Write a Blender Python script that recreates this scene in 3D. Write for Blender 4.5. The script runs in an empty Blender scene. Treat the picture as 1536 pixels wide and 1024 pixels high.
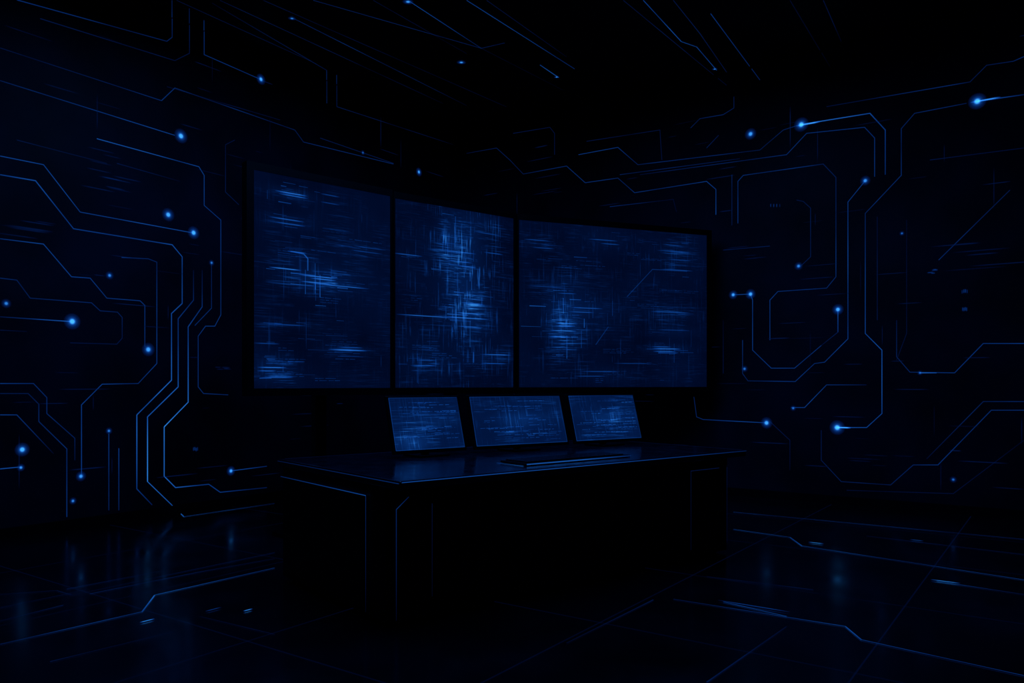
import bpy, math, random
from mathutils import Vector
random.seed(7)
S=bpy.context.scene
S.view_settings.view_transform='Standard'
F=1180.0; CX=768.0; HY=575.0; EYE=1.5
# ---------------------------------------------------------------- helpers
def nod(nt,t,**k):
    n=nt.nodes.new(t)
    for a,b in k.items(): setattr(n,a,b)
    return n
class NT:
    def __init__(s,name):
        s.m=bpy.data.materials.new(name); s.m.use_nodes=True; s.t=s.m.node_tree; s.t.nodes.clear()
        s.out=nod(s.t,'ShaderNodeOutputMaterial')
    def put(s,sock,v):
        if isinstance(v,bpy.types.NodeSocket): s.t.links.new(v,sock)
        else: sock.default_value=v
    def math(s,op,a,b=0.0,c=None,clamp=False):
        n=nod(s.t,'ShaderNodeMath',operation=op); n.use_clamp=clamp
        s.put(n.inputs[0],a); s.put(n.inputs[1],b)
        if c is not None: s.put(n.inputs[2],c)
        return n.outputs[0]
    def noise(s,vec,scale=1.0,detail=2.0,rough=.5):
        n=nod(s.t,'ShaderNodeTexNoise'); s.put(n.inputs['Vector'],vec); n.inputs['Scale'].default_value=scale
        n.inputs['Detail'].default_value=detail; n.inputs['Roughness'].default_value=rough
        return n.outputs['Fac']
    def ramp(s,v,a,b,lo=0.0,hi=1.0):
        n=nod(s.t,'ShaderNodeMapRange'); s.put(n.inputs[0],v)
        for i,x in enumerate((a,b,lo,hi)): n.inputs[i+1].default_value=x
        return n.outputs[0]
    def xyz(s,x,y,z):
        n=nod(s.t,'ShaderNodeCombineXYZ')
        for i,v in enumerate((x,y,z)): s.put(n.inputs[i],v)
        return n.outputs[0]
    def sep(s,v):
        n=nod(s.t,'ShaderNodeSeparateXYZ'); s.put(n.inputs[0],v); return n.outputs
    def coord(s,w='Object'):
        return nod(s.t,'ShaderNodeTexCoord').outputs[w]
    def pos(s): return nod(s.t,'ShaderNodeNewGeometry').outputs['Position']
    def end(s,sh): s.t.links.new(sh,s.out.inputs['Surface']); return s.m
def glow_rgb(N,g):
    g2=N.math('MULTIPLY',g,g)
    r=N.math('ADD',N.math('MULTIPLY',g,.006),N.math('MULTIPLY',g2,.03))
    gg=N.math('ADD',N.math('MULTIPLY',g,.115),N.math('MULTIPLY',g2,.17))
    b=N.math('MULTIPLY',g,.80)
    return N.xyz(r,gg,b)
def pbr(name,col,rough,metal=0.0,spec=.5,var=.3,nscale=4.0,bump=0.0,rvar=0.0):
    N=NT(name); b=nod(N.t,'ShaderNodeBsdfPrincipled')
    f=N.noise(N.pos(),nscale,4)
    mx=nod(N.t,'ShaderNodeMix',data_type='RGBA'); N.put(mx.inputs[0],N.ramp(f,.3,.7))
    mx.inputs[6].default_value=tuple(c*(1-var) for c in col)+(1,); mx.inputs[7].default_value=tuple(c*(1+var) for c in col)+(1,)
    N.t.links.new(mx.outputs[2],b.inputs['Base Color'])
    b.inputs['Metallic'].default_value=metal; b.inputs['Specular IOR Level'].default_value=spec
    N.put(b.inputs['Roughness'],N.ramp(N.noise(N.pos(),nscale*.6,5),.3,.7,rough-rvar,rough+rvar))
    if bump:
        bp=nod(N.t,'ShaderNodeBump'); bp.inputs['Strength'].default_value=bump; bp.inputs['Distance'].default_value=.01
        N.put(bp.inputs['Height'],N.noise(N.pos(),nscale*8,3)); N.t.links.new(bp.outputs[0],b.inputs['Normal'])
    return N.end(b.outputs[0])
def glow_mat(name,mod=True,gain=1.0):
    N=NT(name); a=nod(N.t,'ShaderNodeAttribute',attribute_name='glow').outputs['Fac']
    g=N.math('MULTIPLY',a,gain)
    if mod: g=N.math('MULTIPLY',g,N.ramp(N.noise(N.pos(),1.3,2),.35,.65,.45,1.25))
    e=nod(N.t,'ShaderNodeEmission'); N.put(e.inputs[0],glow_rgb(N,g))
    t=nod(N.t,'ShaderNodeBsdfTransparent'); ad=nod(N.t,'ShaderNodeAddShader')
    N.t.links.new(e.outputs[0],ad.inputs[0]); N.t.links.new(t.outputs[0],ad.inputs[1])
    return N.end(ad.outputs[0])
def obj(name,verts,faces,mat=None,glow=None,uv=None,parent=None,bevel=0):
    me=bpy.data.meshes.new(name); me.from_pydata([tuple(v) for v in verts],[],faces)
    if glow is not None:
        at=me.attributes.new('glow','FLOAT','POINT'); at.data.foreach_set('value',glow)
    if uv is not None:
        l=me.uv_layers.new(name='UVMap')
        for lp in me.loops: l.data[lp.index].uv=uv[lp.vertex_index]
    o=bpy.data.objects.new(name,me); S.collection.objects.link(o)
    if mat: me.materials.append(mat)
    if parent: o.parent=parent
    if bevel:
        b=o.modifiers.new('bevel','BEVEL'); b.width=bevel; b.segments=2; b.limit_method='ANGLE'
    me.update(); return o
def empty(name):
    o=bpy.data.objects.new(name,None); S.collection.objects.link(o); o.empty_display_size=.2; return o
def boxv(fn,a,b,c):
    vs=[fn(x,y,z) for x in a for y in b for z in c]
    fs=[(0,1,3,2),(4,6,7,5),(0,4,5,1),(2,3,7,6),(0,2,6,4),(1,5,7,3)]
    return vs,fs
def box(name,fn,a,b,c,mat,parent=None,bevel=0):
    v,f=boxv(fn,a,b,c); o=obj(name,v,f,mat,parent=parent,bevel=bevel)
    import bmesh
    bm=bmesh.new(); bm.from_mesh(o.data); bmesh.ops.recalc_face_normals(bm,faces=bm.faces); bm.to_mesh(o.data); bm.free()
    return o
# ---------------------------------------------------------------- room
C=Vector((-.88,13.3,0)); E1=Vector((-.5777,-.8163,0)); E2=Vector((.8163,-.5777,0)); CEIL=5.7
LA,LB=13.5,11.5
def R(a,b,z): return C+E1*a+E2*b+Vector((0,0,z))
mwall=pbr('wall_dark_navy_panel',(.012,.028,.075),.55,0,.3,.45,1.2,.15,.1)
mceil=pbr('ceiling_dark_panel',(.005,.009,.028),.5,0,.3,.45,1.2,.1,.1)
def floor_mat():
    N=NT('floor_polished_dark_tile'); b=nod(N.t,'ShaderNodeBsdfPrincipled')
    p=N.pos(); f=N.noise(p,.9,5)
    mx=nod(N.t,'ShaderNodeMix',data_type='RGBA'); N.put(mx.inputs[0],N.ramp(f,.3,.7))
    mx.inputs[6].default_value=(.001,.003,.009,1); mx.inputs[7].default_value=(.007,.018,.045,1)
    N.t.links.new(mx.outputs[2],b.inputs['Base Color'])
    N.put(b.inputs['Roughness'],N.ramp(N.noise(p,2.2,6,.6),.3,.7,.10,.26))
    b.inputs['Specular IOR Level'].default_value=1.0
    b.inputs['IOR'].default_value=1.6
    return N.end(b.outputs[0])
mfloor=floor_mat()
T=.15
box('floor',R,(-T,LA+T),(-T,LB+T),(-T,0),mfloor)
box('ceiling',R,(-T,LA+T),(-T,LB+T),(CEIL,CEIL+T),mceil)
box('wall_left',R,(0,LA),(-T,0),(0,CEIL),mwall)
box('wall_right',R,(-T,0),(-T,LB),(0,CEIL),mwall)
box('wall_back',R,(LA,LA+T),(-T,LB),(0,CEIL),mwall)
box('wall_side',R,(0,LA),(LB,LB+T),(0,CEIL),mwall)
SURF={'floor':(Vector((0,0,0)),Vector((0,0,1))),'ceil':(Vector((0,0,CEIL)),Vector((0,0,-1))),
      'L':(C,E2),'R':(C,E1)}
O=Vector((0,0,EYE))
def ray(px,py): return Vector(((px-CX)/F,1,(HY-py)/F))
def hit_plane(px,py,p,n):
    d=ray(px,py); return O+d*((p-O).dot(n)/d.dot(n))
def hit(px,py):
    best=None
    for k,(p,n) in SURF.items():
        d=ray(px,py); dn=d.dot(n)
        if dn>-1e-6: continue
        t=(p-O).dot(n)/dn
        if t>0 and (best is None or t<best[0]): best=(t,k)
    return O+ray(px,py)*best[0],best[1]
# ---------------------------------------------------------------- ribbons
class Rib:
    def __init__(s): s.v=[];s.f=[];s.g=[]
    def strip(s,pts,gl,n,w,off=.004):
        m=len(pts); b0=len(s.v)
        for i in range(m):
            d1=(pts[i]-pts[i-1]).normalized() if i>0 else None
            d2=(pts[i+1]-pts[i]).normalized() if i<m-1 else None
            d1=d1 or d2; d2=d2 or d1
            a=n.cross(d1); b=n.cross(d2); q=(a+b)
            if q.length<1e-3: q=a
            q.normalize(); k=1/max(.5,q.dot(a))
            for sg in (-.5,.5):
                s.v.append(pts[i]+q*(sg*w*k)+n*off); s.g.append(gl[i])
        for i in range(m-1):
            a=b0+2*i; s.f.append((a,a+1,a+3,a+2))
    def dash(s,P,d,n,l,w,g,off=.004):
        s.strip([P-d*l*.5,P-d*l*.2,P+d*l*.25,P+d*l*.5],[0,g,g,0],n,w,off)
    def hard(s,P,d,n,l,w,g,off=.004):
        s.strip([P-d*l*.5,P+d*l*.5],[g,g*.7],n,w,off)
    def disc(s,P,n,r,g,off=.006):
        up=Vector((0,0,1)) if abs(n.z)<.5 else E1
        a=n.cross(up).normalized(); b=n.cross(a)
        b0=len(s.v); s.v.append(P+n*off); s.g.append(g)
        K=20; Q=((.2,g),(.3,g*.5),(.42,g*.16),(.65,g*.05),(1.0,0.0))  # outer rings paint each LED's light spill as a fading halo
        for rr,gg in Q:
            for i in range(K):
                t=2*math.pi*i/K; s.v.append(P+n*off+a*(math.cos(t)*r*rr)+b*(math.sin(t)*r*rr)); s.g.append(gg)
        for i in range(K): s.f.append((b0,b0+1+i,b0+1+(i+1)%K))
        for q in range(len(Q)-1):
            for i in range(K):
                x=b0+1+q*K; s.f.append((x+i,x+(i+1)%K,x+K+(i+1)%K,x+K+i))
TRK={k:Rib() for k in SURF}; LED={k:Rib() for k in SURF}
def trace(px,g0,g1,w=.009):
    L=[0]
    for a,b in zip(px,px[1:]): L.append(L[-1]+math.dist(a,b))
    out=[];T_=[]
    for i,(a,b) in enumerate(zip(px,px[1:])):
        n=1 if hit(*a)[1]==hit(*b)[1] else 24
        for j in range(n):
            t=j/n; out.append((a[0]+(b[0]-a[0])*t,a[1]+(b[1]-a[1])*t)); T_.append((L[i]+(L[i+1]-L[i])*t)/L[-1])
    out.append(px[-1]);T_.append(1)
    cur=[];ck=None
    def flush():
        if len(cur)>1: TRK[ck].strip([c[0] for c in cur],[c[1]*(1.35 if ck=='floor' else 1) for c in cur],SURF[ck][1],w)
    for p,t in zip(out,T_):
        P,k=hit(*p)
        if k!=ck: flush(); cur=[]; ck=k
        cur.append((P,g0+(g1-g0)*t))
    flush()
mtrace=glow_mat('circuit_trace_glow'); mled=glow_mat('led_glow',False); mfine=glow_mat('fine_line_glow',False)
TR=[
([(0,121),(262,203)],.12,.5),
([(145,208),(298,250),(306,263),(306,308),(331,330),(331,472),(322,489),(308,489),(297,504),(297,580),(305,590),(342,592)],.5,.3),
([(0,234),(65,247),(120,318),(288,349)],.45,.6),
([(0,262),(53,271),(110,343),(258,367),(273,385),(273,455),(257,470),(257,570),(205,622)],.4,.75),
([(205,622),(205,733),(228,757)],.8,.15),
([(290,405),(290,450),(267,478),(267,580),(221,625),(221,722)],.1,1.0),([(221,722),(276,775),(412,755)],.7,.2),
([(303,405),(303,460),(282,490),(282,603),(246,640)],.1,1.0),([(246,640),(246,714),(263,731),(313,726),(330,738),(400,731)],.8,.25),
([(317,395),(317,462),(292,488)],.2,.3),
([(0,358),(65,366),(107,415),(135,417),(160,447),(210,451),(217,458),(217,520)],.45,.25),
([(0,417),(25,420),(45,447),(137,454),(150,466),(176,468),(183,476),(183,507),(175,516),(105,514)],.25,.12),
([(0,475),(105,482)],.15,.7),([(0,495),(40,497)],.12,.05),
([(182,386),(222,388),(235,393),(235,545),(207,575),(153,576),(122,607),(122,712)],.4,.4),
([(0,575),(50,575),(70,596),(70,620),(112,657),(112,690)],.4,.1),
([(0,590),(42,590),(58,606),(58,632),(100,673),(100,775)],.15,.35),
([(0,622),(25,622),(80,680)],.35,.05),([(0,703),(31,700)],.6,.5),
([(163,650),(163,765)],.4,.2),([(178,672),(178,765)],.4,.2),([(346,706),(400,699)],.7,.3),
([(25,0),(250,62),(258,56),(258,0)],.35,.2),([(60,28),(262,91),(284,80),(284,12)],.15,.12),
([(306,30),(306,82),(388,118)],.2,.4),
([(0,72),(242,151)],.1,.2),([(242,151),(262,132),(442,195),(455,213),(590,246)],.25,.2),([(250,130),(420,180)],.06,.1),
([(440,27),(700,158)],.35,.05),([(395,0),(760,160)],.12,.05),([(330,0),(665,155)],.2,.05),([(318,4),(490,105),(490,155)],.1,.2),([(505,112),(505,160),(680,217)],.2,.03),
([(265,0),(470,93)],.15,.08),
([(480,207),(590,245)],.12,.12),([(25,210),(160,245)],.1,.05),([(175,245),(270,272)],.1,.05),([(352,210),(338,217),(338,288),(358,307)],.07,.15),
([(470,0),(722,72),(757,64)],.2,.3),([(612,0),(722,72)],.55,.25),([(700,0),(862,103)],.5,.25),([(722,72),(845,135)],.08,.02),([(810,97),(838,116)],.6,.7),
([(730,0),(850,85)],.12,.05),([(560,0),(700,80)],.1,.05),
([(700,230),(745,222),(765,240),(785,261),(850,249),(878,274),(927,267),(952,289),(1060,272),(1074,284),(1074,322)],.12,.4),
([(868,232),(927,221),(957,247),(1140,225),(1175,195),(1200,187)],.35,.2),([(1200,187),(1305,170),(1328,195),(1328,262)],.9,.3),
([(960,262),(1180,232),(1210,200),(1297,191),(1312,207),(1312,265)],.15,.4),
([(930,262),(1110,238)],.3,.12),
([(1298,271),(1272,303),(1272,508),(1237,543),(1222,545),(1193,572),(1122,571),(1114,560),(1114,510)],.55,.3),
([(1466,152),(1536,142)],.8,.2),([(1450,155),(1372,170),(1352,193),(1352,263),(1298,320),(1298,500),(1323,525),(1323,620),(1300,641),(1256,641)],.15,.65),
([(1107,335),(1107,272),(1115,263),(1235,246),(1254,266),(1254,415),(1240,432),(1167,437),(1155,450),(1155,510)],.3,.3),
([(1098,262),(1098,338)],.2,.1),([(1100,442),(1126,441),(1129,450),(1129,525),(1157,552),(1192,552),(1232,518)],.4,.4),([(1257,464),(1257,498)],.8,.4),
([(1257,498),(1232,518)],.2,.1),
([(1195,300),(1205,302),(1216,312),(1216,385),(1200,400)],.1,.2),
([(1536,85),(1520,92),(1480,98),(1455,123),(1240,160)],.3,.08),([(770,200),(825,191),(832,200),(832,232)],.15,.1),([(880,212),(990,195),(993,240)],.1,.12),
([(915,310),(1010,299),(1015,318)],.2,.05),([(1036,192),(1050,178),(1085,172),(1101,162),(1101,145)],.3,.12),([(1060,222),(1078,203)],.2,.15),
([(1536,515),(1475,515),(1432,559),(1365,558),(1345,535),(1345,480)],.4,.08),([(1536,602),(1475,602),(1390,688)],.3,.05),
([(1536,615),(1487,615),(1407,697),(1370,697),(1336,727),(1262,722),(1232,690),(1232,645)],.35,.12),
([(1515,285),(1408,390)],.12,.25),([(1187,611),(1207,611),(1240,577),(1300,577)],.5,.08),([(1041,595),(1045,625),(1055,629),(1150,634)],.15,.5),([(1155,632),(1185,660),(1185,705)],.15,.04),
([(1085,375),(1155,369)],.2,.2),([(1316,325),(1316,480)],.12,.1),([(1380,559),(1405,559)],.7,.4),([(1395,240),(1536,222)],.1,.06),([(1360,330),(1360,500),(1345,540)],.06,.06),
([(1085,480),(1085,560)],.06,.1),([(1536,660),(1430,740),(1270,735)],.06,.08),
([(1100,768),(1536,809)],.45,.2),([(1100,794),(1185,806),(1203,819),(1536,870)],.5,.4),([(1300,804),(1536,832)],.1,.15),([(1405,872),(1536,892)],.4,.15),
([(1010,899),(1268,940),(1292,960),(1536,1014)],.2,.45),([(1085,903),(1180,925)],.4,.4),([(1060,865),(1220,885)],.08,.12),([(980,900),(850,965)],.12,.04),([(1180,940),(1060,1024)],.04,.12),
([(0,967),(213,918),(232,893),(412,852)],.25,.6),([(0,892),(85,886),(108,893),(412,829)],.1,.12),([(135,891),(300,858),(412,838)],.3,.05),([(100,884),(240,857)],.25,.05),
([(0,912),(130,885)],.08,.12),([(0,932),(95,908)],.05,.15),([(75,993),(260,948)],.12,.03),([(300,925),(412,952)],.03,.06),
([(965,0),(1022,62),(1045,70),(1075,105)],.5,.45),([(935,0),(1090,128)],.2,.05),([(1010,0),(1050,50),(1090,108)],.15,.1),([(1066,20),(1140,120)],.4,.15),([(1235,0),(1262,62)],.12,.03),([(1185,0),(1245,100)],.06,.02),
]
for p,a,b in TR:
    trace(p,a**1.2*.66,b**1.2*.66,.010 if max(a,b)>.7 else .008)
# faint secondary dashes etched on both walls
for k in range(230):
    side=random.random()<.5
    a=random.uniform(.6,9); z=random.uniform(.3,5.4)
    key='L' if side else 'R'; n=SURF[key][1]; d=E1 if side else E2
    P=C+d*a+Vector((0,0,z)); 
    if random.random()<.2: d=Vector((0,0,1))
    TRK[key].dash(P,d,n,random.uniform(.1,.55),random.uniform(.006,.012),random.choice((.012,.02,.03,.04)))
# clusters of tiny ticks
for (cx,cy,w,h,n,g,vt) in [(1163,309,9,1,4,.08,1),(1400,407,5,3,5,.12,0),(1447,437,5,1,4,.15,1),(1447,464,4,1,4,.14,1),(293,673,4,1,4,.16,1),(50,340,30,14,6,.03,0),(170,275,25,12,6,.035,0),(333,553,10,4,5,.05,0),(165,240,18,16,4,.03,0),(1465,385,40,20,6,.03,0),(1300,690,20,8,5,.03,0),(1120,378,25,10,5,.04,0)]:
    for i in range(n):
        P,s=hit(cx-w+2*w*(i+.5)/n if vt else cx+random.uniform(-w,w),cy+random.uniform(-h,h)); nn=SURF[s][1]
        d=Vector((0,0,1)) if vt else {'L':E1,'R':E2}.get(s,E1)
        TRK[s].dash(P,d,nn,.05 if vt else max(.04,w*.012)*random.uniform(.6,1.4),.011,g*random.uniform(.5,1.2))
for k,nm in (('L',''),('R','.001'),('ceil','.002'),('floor','.003')):
    x=TRK[k]; obj('circuit_trace_lights'+nm,x.v,x.f,mtrace,x.g)
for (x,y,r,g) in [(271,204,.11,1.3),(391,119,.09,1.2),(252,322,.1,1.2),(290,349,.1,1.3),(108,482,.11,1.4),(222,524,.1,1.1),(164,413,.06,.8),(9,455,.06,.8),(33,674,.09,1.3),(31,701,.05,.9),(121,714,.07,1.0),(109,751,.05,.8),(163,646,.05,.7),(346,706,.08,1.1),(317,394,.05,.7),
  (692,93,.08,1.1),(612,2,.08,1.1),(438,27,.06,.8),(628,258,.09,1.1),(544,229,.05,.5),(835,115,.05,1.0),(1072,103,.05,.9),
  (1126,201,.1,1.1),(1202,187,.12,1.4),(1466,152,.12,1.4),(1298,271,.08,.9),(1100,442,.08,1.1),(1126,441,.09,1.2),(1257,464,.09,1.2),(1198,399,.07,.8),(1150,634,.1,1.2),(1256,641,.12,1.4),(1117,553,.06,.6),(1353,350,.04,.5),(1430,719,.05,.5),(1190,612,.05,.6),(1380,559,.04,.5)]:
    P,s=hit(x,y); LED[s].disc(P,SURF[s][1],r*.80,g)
for (x,y,l,g) in [(1224,815,.14,.8),(1418,873,.2,.7),(221,932,.1,.7),(372,916,.07,.7),(320,915,.12,.15),(1130,910,.5,.2),(1375,811,.12,.3),(1212,186,.3,.9),(1478,150,.3,.8),(1264,641,.2,1.0)]:
    P,s=hit(x,y); LED[s].dash(P,(E2 if x>700 else E1),SURF[s][1],l,.014,g,.007)
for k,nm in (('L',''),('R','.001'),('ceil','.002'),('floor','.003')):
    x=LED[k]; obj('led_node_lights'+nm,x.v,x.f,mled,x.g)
# floor tile seams
FS=Rib()
for a in [i*1.5 for i in range(1,9)]:
    FS.strip([R(a,0.1,0),R(a,LB-.1,0)],[.012,.012],Vector((0,0,1)),.01,.002)
for b in [i*1.5 for i in range(1,8)]:
    FS.strip([R(.1,b,0),R(LA-.1,b,0)],[.012,.012],Vector((0,0,1)),.01,.002)
obj('floor_seam_inlay',FS.v,FS.f,mfine,FS.g)
mbase=pbr('baseboard_black_metal',(.004,.008,.025),.4,.4,.5)
box('baseboard_left',R,(0,LA),(0,.02),(0,.1),mbase)
box('baseboard_right',R,(0,.02),(0.02,LB),(0,.1),mbase)
# ---------------------------------------------------------------- screens
def screen_mat(name,blobs,base=.1,hs=26,vs=26,seed=0,gain=1.0,vamt=.8,lo=.013,hi=.026,amb=.09):
    N=NT(name); uv=N.coord('UV'); u,v,_=N.sep(uv)
    G=base
    for (u0,v0,su,sv,a) in blobs:
        x=N.math('DIVIDE',N.math('SUBTRACT',u,u0),su); y=N.math('DIVIDE',N.math('SUBTRACT',v,v0),sv)
        r=N.math('ADD',N.math('MULTIPLY',x,x),N.math('MULTIPLY',y,y))
        G=N.math('ADD',G,N.math('MULTIPLY',N.math('EXPONENT',N.math('MULTIPLY',r,-1.0)),a))
    s=float(seed)
    H=N.ramp(N.noise(N.xyz(N.math('MULTIPLY',u,1.5),N.math('MULTIPLY',v,hs),s),1,3,.6),.54,.70)
    H2=N.ramp(N.noise(N.xyz(N.math('MULTIPLY',u,4),N.math('MULTIPLY',v,hs*2.6),s+9),1,2,.6),.56,.70)
    V=N.ramp(N.noise(N.xyz(N.math('MULTIPLY',u,vs*1.3),N.math('MULTIPLY',v,2.0),s+3),1,3,.6),.53,.70)
    PH=N.ramp(N.noise(N.xyz(u,v,s+5),3.2,3,.6),.44,.62)
    PV=N.ramp(N.noise(N.xyz(u,v,s+7),4.0,3,.6),.44,.62)
    I=N.math('ADD',N.math('MULTIPLY',N.math('ADD',H,N.math('MULTIPLY',H2,.9)),PH),N.math('MULTIPLY',N.math('MULTIPLY',V,PV),vamt))
    I=N.math('ADD',I,amb)
    I=N.math('MULTIPLY',N.math('MULTIPLY',I,G),gain)
    I=N.math('ADD',I,N.ramp(N.noise(N.xyz(u,v,s+2),1.6,2),.3,.7,lo,hi))
    e=nod(N.t,'ShaderNodeEmission'); N.put(e.inputs[0],glow_rgb(N,I))
    gl=nod(N.t,'ShaderNodeBsdfGlossy'); gl.inputs[0].default_value=(.02,.02,.03,1); gl.inputs['Roughness'].default_value=.2
    ad=nod(N.t,'ShaderNodeAddShader'); N.t.links.new(e.outputs[0],ad.inputs[0]); N.t.links.new(gl.outputs[0],ad.inputs[1])
    return N.end(ad.outputs[0])
mblack=pbr('black_bezel_plastic',(.002,.003,.008),.45,0,.3)
mmetal=pbr('dark_stand_metal',(.004,.006,.014),.4,.7,.4)
wall=empty('curved_video_wall')
Hh=2.0; ZB=1.455
P=[(-2.366,7.196),(-1.274,8.22),(-1.240,8.31),(.0158,9.328),(.08,9.40),(2.572,10.396)]
def panel(p0,p1):
    p0=Vector((*p0,0)); p1=Vector((*p1,0)); d=(p1-p0); w=d.length; d.normalize(); n=Vector((d.y,-d.x,0))
    def fn(x,y,z): return p0+d*x-n*y+Vector((0,0,z))
    return fn,d,n,w
specs=[
 dict(blobs=[(478,420,42,16,1.0),(437,291,30,9,.6),(432,332,34,10,.4),(412,555,34,22,.7),(522,525,32,8,.4),(447,385,34,14,.3),(540,372,35,12,.25),(430,487,50,6,.25),(500,400,90,90,.06)],vamt=.3,
      d=[(437,290,50,.9),(440,294,45,.7),(495,293,30,.3),(495,305,30,.25),(430,329,55,.6),(434,336,50,.5),(445,378,30,.6),(428,403,50,1.0),(478,415,60,.9),(475,424,50,.9),(485,419,40,.9),(510,429,90,.7),(408,551,45,.8),(415,566,50,.5),(400,556,30,.5),(522,525,60,.9),(525,521,40,.4),(430,487,60,.3),(555,372,50,.25),(400,515,40,.3),(550,378,50,.25)]),
 dict(blobs=[(690,385,28,50,1.0),(703,462,22,30,1.2),(697,430,45,110,.32),(672,370,10,40,.6),(640,545,32,20,.3),(742,537,32,12,.4),(725,340,30,20,.25),(615,520,18,50,.12)],vamt=1.5,
      d=[(640,474,90,.7),(700,477,70,.9),(703,470,40,.9),(745,532,45,.7),(740,545,40,.4),(612,382,45,.5),(635,548,40,.5),(640,540,30,.4),(730,350,40,.3),(700,400,30,.6),(690,378,50,.6),(688,392,44,.5),(708,455,34,.7),(705,490,40,.6),(740,380,30,.4)]),
 dict(blobs=[(845,487,20,34,1.2),(850,460,32,45,.45),(1000,523,30,6,.6),(1015,383,40,22,.28),(910,360,40,16,.22),(1005,470,50,12,.28),(800,365,24,14,.22),(900,560,50,12,.2),(880,463,34,10,.45),(1010,497,40,8,.22),(870,440,150,90,.035)],vamt=.7,
      d=[(1000,523,44,.9),(997,527,36,.7),(992,520,30,.5),(845,496,40,1.0),(850,485,34,.9),(840,505,34,.8),(846,489,30,.8),(1010,377,50,.35),(1015,405,50,.4),(1020,390,34,.3),(905,360,45,.4),(915,366,30,.4),(1005,468,60,.5),(880,462,50,.5),(872,468,40,.5),(805,360,40,.35),(815,372,34,.3),(900,557,60,.35),(885,564,50,.3),(820,430,60,.25),(1010,495,50,.25),(950,545,60,.25),(850,440,30,.4)])]
for i in range(3):
    fn,d,n,w=panel(P[2*i],P[2*i+1])
    z0,z1=ZB,ZB+Hh; sp=specs[i]
    o0=fn(0,0,0)
    def toUV(px,py,o0=o0,d=d,n=n):
        q=hit_plane(px,py,o0,n); return (q-o0).dot(d),q.z-ZB,q
    bl=[]
    for (px,py,sx,sy,a) in sp['blobs']:
        u,v,q=toUV(px,py); u2,_,_=toUV(px+sx,py); _,v2,_=toUV(px,py-sy); bl.append((u,v,u2-u,v2-v,a*.55))
    m=screen_mat('video_screen_picture_%d'%(i+1),bl,.035,40,34,seed=i*13+2,vamt=sp['vamt'])
    obj('screen_%d'%(i+1),[fn(0,0,z0),fn(w,0,z0),fn(w,0,z1),fn(0,0,z1)],[(0,1,2,3)],m,uv=[(0,0),(w,0),(w,Hh),(0,Hh)],parent=wall)
    B=.07; l=B if i==0 else .02; r=B if i==2 else .02
    box('backplate_%d'%(i+1),fn,(-l,w+r),(.004,.09),(z0-B,z1+B),mblack,wall,.005)
    box('bezel_bottom_%d'%(i+1),fn,(-l,w+r),(-.015,.01),(z0-B,z0),mblack,wall)
    box('bezel_top_%d'%(i+1),fn,(-l,w+r),(-.015,.01),(z1,z1+B),mblack,wall)
    box('bezel_left_%d'%(i+1),fn,(-l,0),(-.015,.01),(z0,z1),mblack,wall)
    box('bezel_right_%d'%(i+1),fn,(w,w+r),(-.015,.01),(z0,z1),mblack,wall)
    Dd=Rib()
    for (px,py,l_,g) in sp['d']:
        u,v,q=toUV(px,py); ua,_,_=toUV(px-l_/2,py); ub,_,_=toUV(px+l_/2,py)
        Dd.dash(q,d,n,ub-ua,.010,g*.55,.003)
    for (u0,v0,su,sv,a) in bl:
        for k in range(int(26*a+3)):
            u=random.gauss(u0,su*.8); v=random.gauss(v0,sv*.9)
            if not(.1<u<w-.1 and .05<v<Hh-.05): continue
            vert=random.random()<(.6 if i==1 else .15)
            l_=min(random.uniform(.05,.3),2*min(u,w-u),2*min(v,Hh-v))
            Dd.hard(fn(u,0,ZB+v),Vector((0,0,1)) if vert else d,n,l_,random.choice((.004,.005,.008)),a*random.uniform(.2,.7),.003+k*.0003)
    # rows of text-like segments
    for k in range(int(13*w)):
        u=random.uniform(.06,w-.4); v=random.uniform(.08,Hh-.1); g=random.uniform(.03,.13); left=random.uniform(.1,.45)
        for row in range(random.choice((1,1,2,3))):
            x=u; end=min(w-.05,u+left*random.uniform(.5,1))
            while x<end-.02:
                s_=min(random.uniform(.02,.12),end-x)
                Dd.hard(fn(x+s_/2,0,ZB+v-row*.022),d,n,s_,.0055,g*random.uniform(.6,1.3),.008); x+=s_+random.uniform(.008,.03)
    for k in range(12):
        u=random.uniform(.1,w-.1); v=random.uniform(.2,Hh-.2); l_=min(random.uniform(.1,.4),2*min(v,Hh-v))
        Dd.dash(fn(u,0,ZB+v),Vector((0,0,1)),n,l_,.005,random.uniform(.03,.12),.009)
    if i==0:
        Dd.strip([toUV(435,377)[2],toUV(455,381)[2],toUV(461,388)[2],toUV(461,406)[2]],[.1,.35,.35,.3],n,.01,.01)
    if i==2:
        for a,b in [((940,445),(978,404)),((978,404),(1030,407)),((893,517),(912,490))]:
            Dd.strip([toUV(*a)[2],toUV(*b)[2]],[.14,.12],n,.008,.01)
    obj('data_lines_%d'%(i+1),Dd.v,Dd.f,mfine,Dd.g,parent=wall)
    box('stand_post_%d'%(i+1),fn,(w/2-.06,w/2+.06),(.09,.19),(0,z1-.4),mmetal,wall,.01)
    box('stand_foot_%d'%(i+1),fn,(w/2-.35,w/2+.35),(-.05,.45),(0,.04),mmetal,wall,.01)
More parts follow.
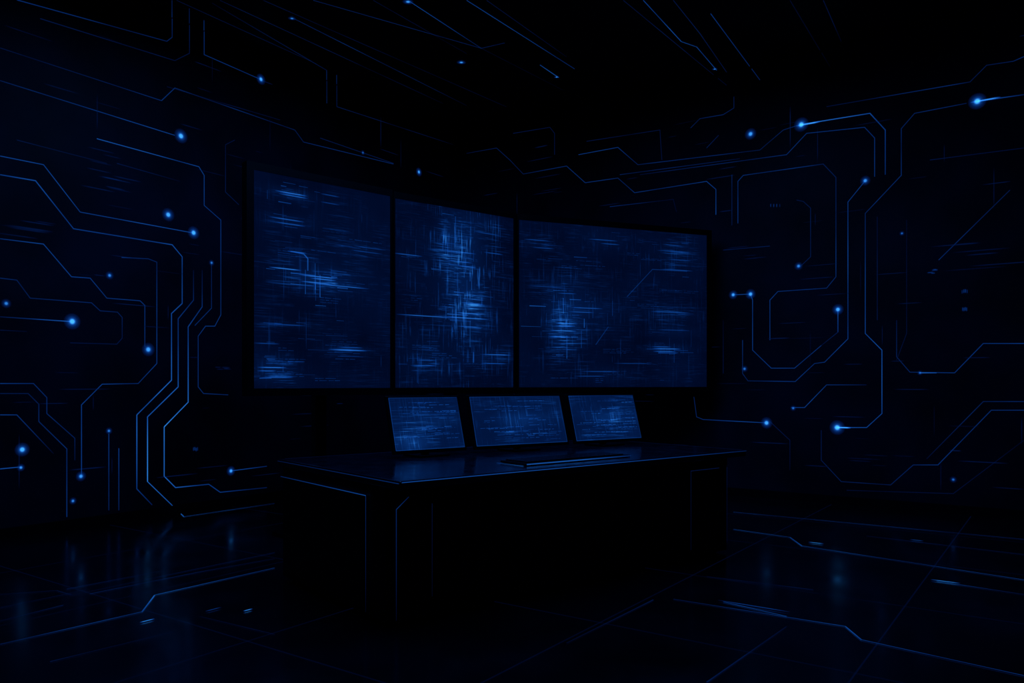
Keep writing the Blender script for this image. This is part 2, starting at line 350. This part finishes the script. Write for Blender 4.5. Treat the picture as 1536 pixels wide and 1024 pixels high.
# ---------------------------------------------------------------- desk
ND=Vector((-.663,4.66,0)); U=Vector((.774,.633,0)).normalized(); V_=Vector((-U.y,U.x,0))
def D(u,v,z): return ND+U*u+V_*v+Vector((0,0,z))
def desk_mat():
    N=NT('desk_top_brushed_black'); b=nod(N.t,'ShaderNodeBsdfPrincipled')
    p=N.pos()
    b.inputs['Base Color'].default_value=(.008,.018,.045,1)
    N.put(b.inputs['Roughness'],N.ramp(N.noise(p,7,6,.7),.3,.7,.08,.28))
    b.inputs['Specular IOR Level'].default_value=1.0; b.inputs['IOR'].default_value=1.7
    return N.end(b.outputs[0])
mdesk=desk_mat(); mbody=pbr('desk_body_black_laminate',(.0025,.004,.010),.5,0,.3)
desk=empty('control_desk'); DH=.92; DL=3.5; DW=1.80
box('desktop',D,(0,DL),(0,DW),(DH-.055,DH),mdesk,desk,.008)
prof=[(.02,DW-.05),(.02,.20),(.05,.16),(DL-.06,.16),(DL-.03,.20),(DL-.03,DW-.05)]
vs=[D(u,v,0.03) for u,v in prof]+[D(u,v,DH-.055) for u,v in prof]; n_=len(prof)
obj('carcass',vs,[tuple(range(n_))[::-1],tuple(range(n_,2*n_))]+[(i,(i+1)%n_,n_+(i+1)%n_,n_+i) for i in range(n_)],mbody,parent=desk,bevel=.004)
box('plinth',D,(.08,DL-.1),(.24,DW-.1),(0,.03),mblack,desk)
box('apron_front',D,(.06,DL-.07),(.145,.165),(.78,DH-.055),mbody,desk,.003)
box('front_panel_1',D,(.35,1.75),(.148,.162),(.10,.74),mbody,desk,.004)
box('front_panel_2',D,(1.78,2.88),(.148,.162),(.10,.74),mbody,desk,.004)
box('cabinet_door',D,(2.92,3.40),(.140,.162),(.08,.76),mbody,desk,.004)
box('door_handle',D,(2.96,3.10),(.125,.142),(.62,.635),mmetal,desk,.003)
box('side_panel',D,(.006,.022),(.46,DW-.1),(.08,.77),mbody,desk,.004)
dl=Rib(); nU=-U; nV=-V_  # reflected slab-edge highlights and panel lines, painted as glowing ribbons
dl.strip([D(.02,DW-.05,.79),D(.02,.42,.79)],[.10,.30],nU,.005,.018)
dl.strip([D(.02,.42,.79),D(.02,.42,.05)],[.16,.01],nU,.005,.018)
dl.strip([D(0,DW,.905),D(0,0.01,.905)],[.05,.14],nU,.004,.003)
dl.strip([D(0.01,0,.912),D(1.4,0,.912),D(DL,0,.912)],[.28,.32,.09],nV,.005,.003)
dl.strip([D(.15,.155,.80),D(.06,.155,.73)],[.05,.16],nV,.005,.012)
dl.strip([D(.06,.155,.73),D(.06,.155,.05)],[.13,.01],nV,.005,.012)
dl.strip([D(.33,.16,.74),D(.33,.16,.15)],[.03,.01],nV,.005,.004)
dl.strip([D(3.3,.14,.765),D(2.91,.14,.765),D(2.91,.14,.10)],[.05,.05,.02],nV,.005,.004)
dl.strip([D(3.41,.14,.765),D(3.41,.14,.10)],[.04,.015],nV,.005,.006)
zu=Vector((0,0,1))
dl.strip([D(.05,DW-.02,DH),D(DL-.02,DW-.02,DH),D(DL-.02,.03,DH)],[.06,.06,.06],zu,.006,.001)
obj('edge_highlight_lines',dl.v,dl.f,mfine,dl.g,parent=desk)
def dk(px,py,z=DH): return hit_plane(px,py,Vector((0,0,z)),Vector((0,0,1)))
def duv(P): q=P-ND; return q.dot(U),q.dot(V_)
kb=empty('control_keyboard')
a=duv(dk(790,699)); b=duv(dk(942,685)); c=duv(dk(755,691))
ku0,ku1=a[0],b[0]; kv0=a[1]; kv1=kv0+.30; K0=DH+.002
mkey=pbr('key_black_plastic',(.003,.004,.010),.35,0,.5)
box('body',D,(ku0,ku1),(kv0,kv1),(K0,K0+.018),mkey,kb,.005)
rows=5; cols=int((ku1-ku0-.06)/.05)
kvv=[];kff=[]
for r in range(rows):
    for q in range(cols):
        u=ku0+.03+q*.05; v=kv0+.03+r*.05
        v_,f_=boxv(D,(u,u+.042),(v,v+.042),(K0+.017,K0+.026)); o=len(kvv); kvv+=v_; kff+=[tuple(o+i for i in t) for t in f_]
obj('keys',kvv,kff,mkey,parent=kb)
kr=Rib(); kr.strip([D(ku0,kv0,K0+.010),D((ku0+ku1)/2,kv0,K0+.01),D(ku1,kv0,K0+.010)],[.35,.4,.1],nV,.008,.002)
kr.strip([D(ku0+.02,kv1+.02,K0),D(ku1-.2,kv1+.02,K0),D(ku1,kv1+.02,K0)],[.25,.7,.3],zu,.014,.001)
kr.strip([D(ku0-.03,kv0,K0),D(ku0-.03,kv1,K0)],[.5,.2],zu,.012,.001)
obj('edge_glow_lines',kr.v,kr.f,mfine,kr.g,parent=kb)  # glowing lines along the keyboard's front, rear and left edges
# ---------------------------------------------------------------- desk monitors
mons=[((.713,1.238),(1.35,1.22),11),((1.47,1.21),(2.41,1.12),23),((2.53,1.12),(3.32,1.05),37)]
for i,(p,q,sd) in enumerate(mons):
    e=empty('console_monitor' if i==0 else 'console_monitor.%03d'%i)
    A=D(p[0],p[1],.98); Bq=D(q[0],q[1],.98); d=(Bq-A); w=d.length; d.normalize()
    back=Vector((-d.y,d.x,0)); up=(back*.121+Vector((0,0,.405))); h=up.length; up.normalize(); n=d.cross(up).normalized()
    def M(x,y,z,A=A,d=d,n=n,up=up): return A+d*x-n*y+up*z
    m=screen_mat('monitor_picture_%d'%(i+1),[(w*.25 if i==0 else w*.5,.06 if i==0 else h*.45,w*.2,h*.18,1.3 if i==0 else .5),(w*.6,h*.55,w*.4,h*.12,.4)],.2,70,60,seed=sd,vamt=.5,lo=.035,hi=.05)
    obj('screen',[M(0,0,0),M(w,0,0),M(w,0,h),M(0,0,h)],[(0,1,2,3)],m,uv=[(0,0),(w,0),(w,h),(0,h)],parent=e)
    box('housing',M,(-.025,w+.025),(.003,.03),(-.025,h+.02),mblack,e,.006)
    rr=Rib()
    rr.strip([M(0,0,0),M(w,0,0),M(w,0,h),M(0,0,h),M(0,0,0)],[.22,.2,.08,.16,.22],n,.004,.003)
    for k in range(int(34*w)+8):
        x0=random.uniform(.03,w-.15); z=random.uniform(.03,h-.03); g=random.uniform(.08,.35); x=x0; end=min(w-.03,x0+random.uniform(.06,.3))
        while x<end-.01:
            s_=min(random.uniform(.015,.08),end-x)
            rr.hard(M(x+s_/2,0,z),d,n,s_,.0042,g*random.uniform(.7,1.3),.004+k*.00005); x+=s_+random.uniform(.006,.02)
    for k in range(6):
        x=random.uniform(.08,w-.08); z=random.uniform(.08,h-.08)
        rr.dash(M(x,0,z),up,n,.08,.003,random.uniform(.1,.3),.008)
    obj('data_lines',rr.v,rr.f,mfine,rr.g,parent=e)
    u0=(p[0]+q[0])/2; v0=(p[1]+q[1])/2
    box('foot',D,(u0-.14,u0+.14),(v0-.06,v0+.20),(DH+.002,DH+.016),mmetal,e,.004)
    box('neck',D,(u0-.03,u0+.03),(v0+.075,v0+.11),(DH+.014,DH+.24),mmetal,e,.004)
# ---------------------------------------------------------------- lights
def area(name,loc,rot,size,en,col=(.07,.30,1)):
    l=bpy.data.lights.new(name,'AREA'); l.energy=en; l.size=size; l.color=col
    o=bpy.data.objects.new(name,l); S.collection.objects.link(o); o.location=loc; o.rotation_euler=rot; return o
area('added_fill_light',R(5.5,4.5,CEIL-.3),(0,0,0),4,36)  # added fill without a fixture, lifts the dim blue tone of the walls
w=bpy.data.worlds.new('World'); S.world=w; w.use_nodes=True; w.node_tree.nodes['Background'].inputs[0].default_value=(0,0,.001,1)
cd=bpy.data.cameras.new('camera'); cam=bpy.data.objects.new('camera',cd); S.collection.objects.link(cam)
cd.sensor_width=36; cd.lens=36*F/1536; cd.shift_y=63/1536; cam.location=O; cam.rotation_euler=(math.pi/2,0,0); cd.clip_start=.05
S.camera=cam
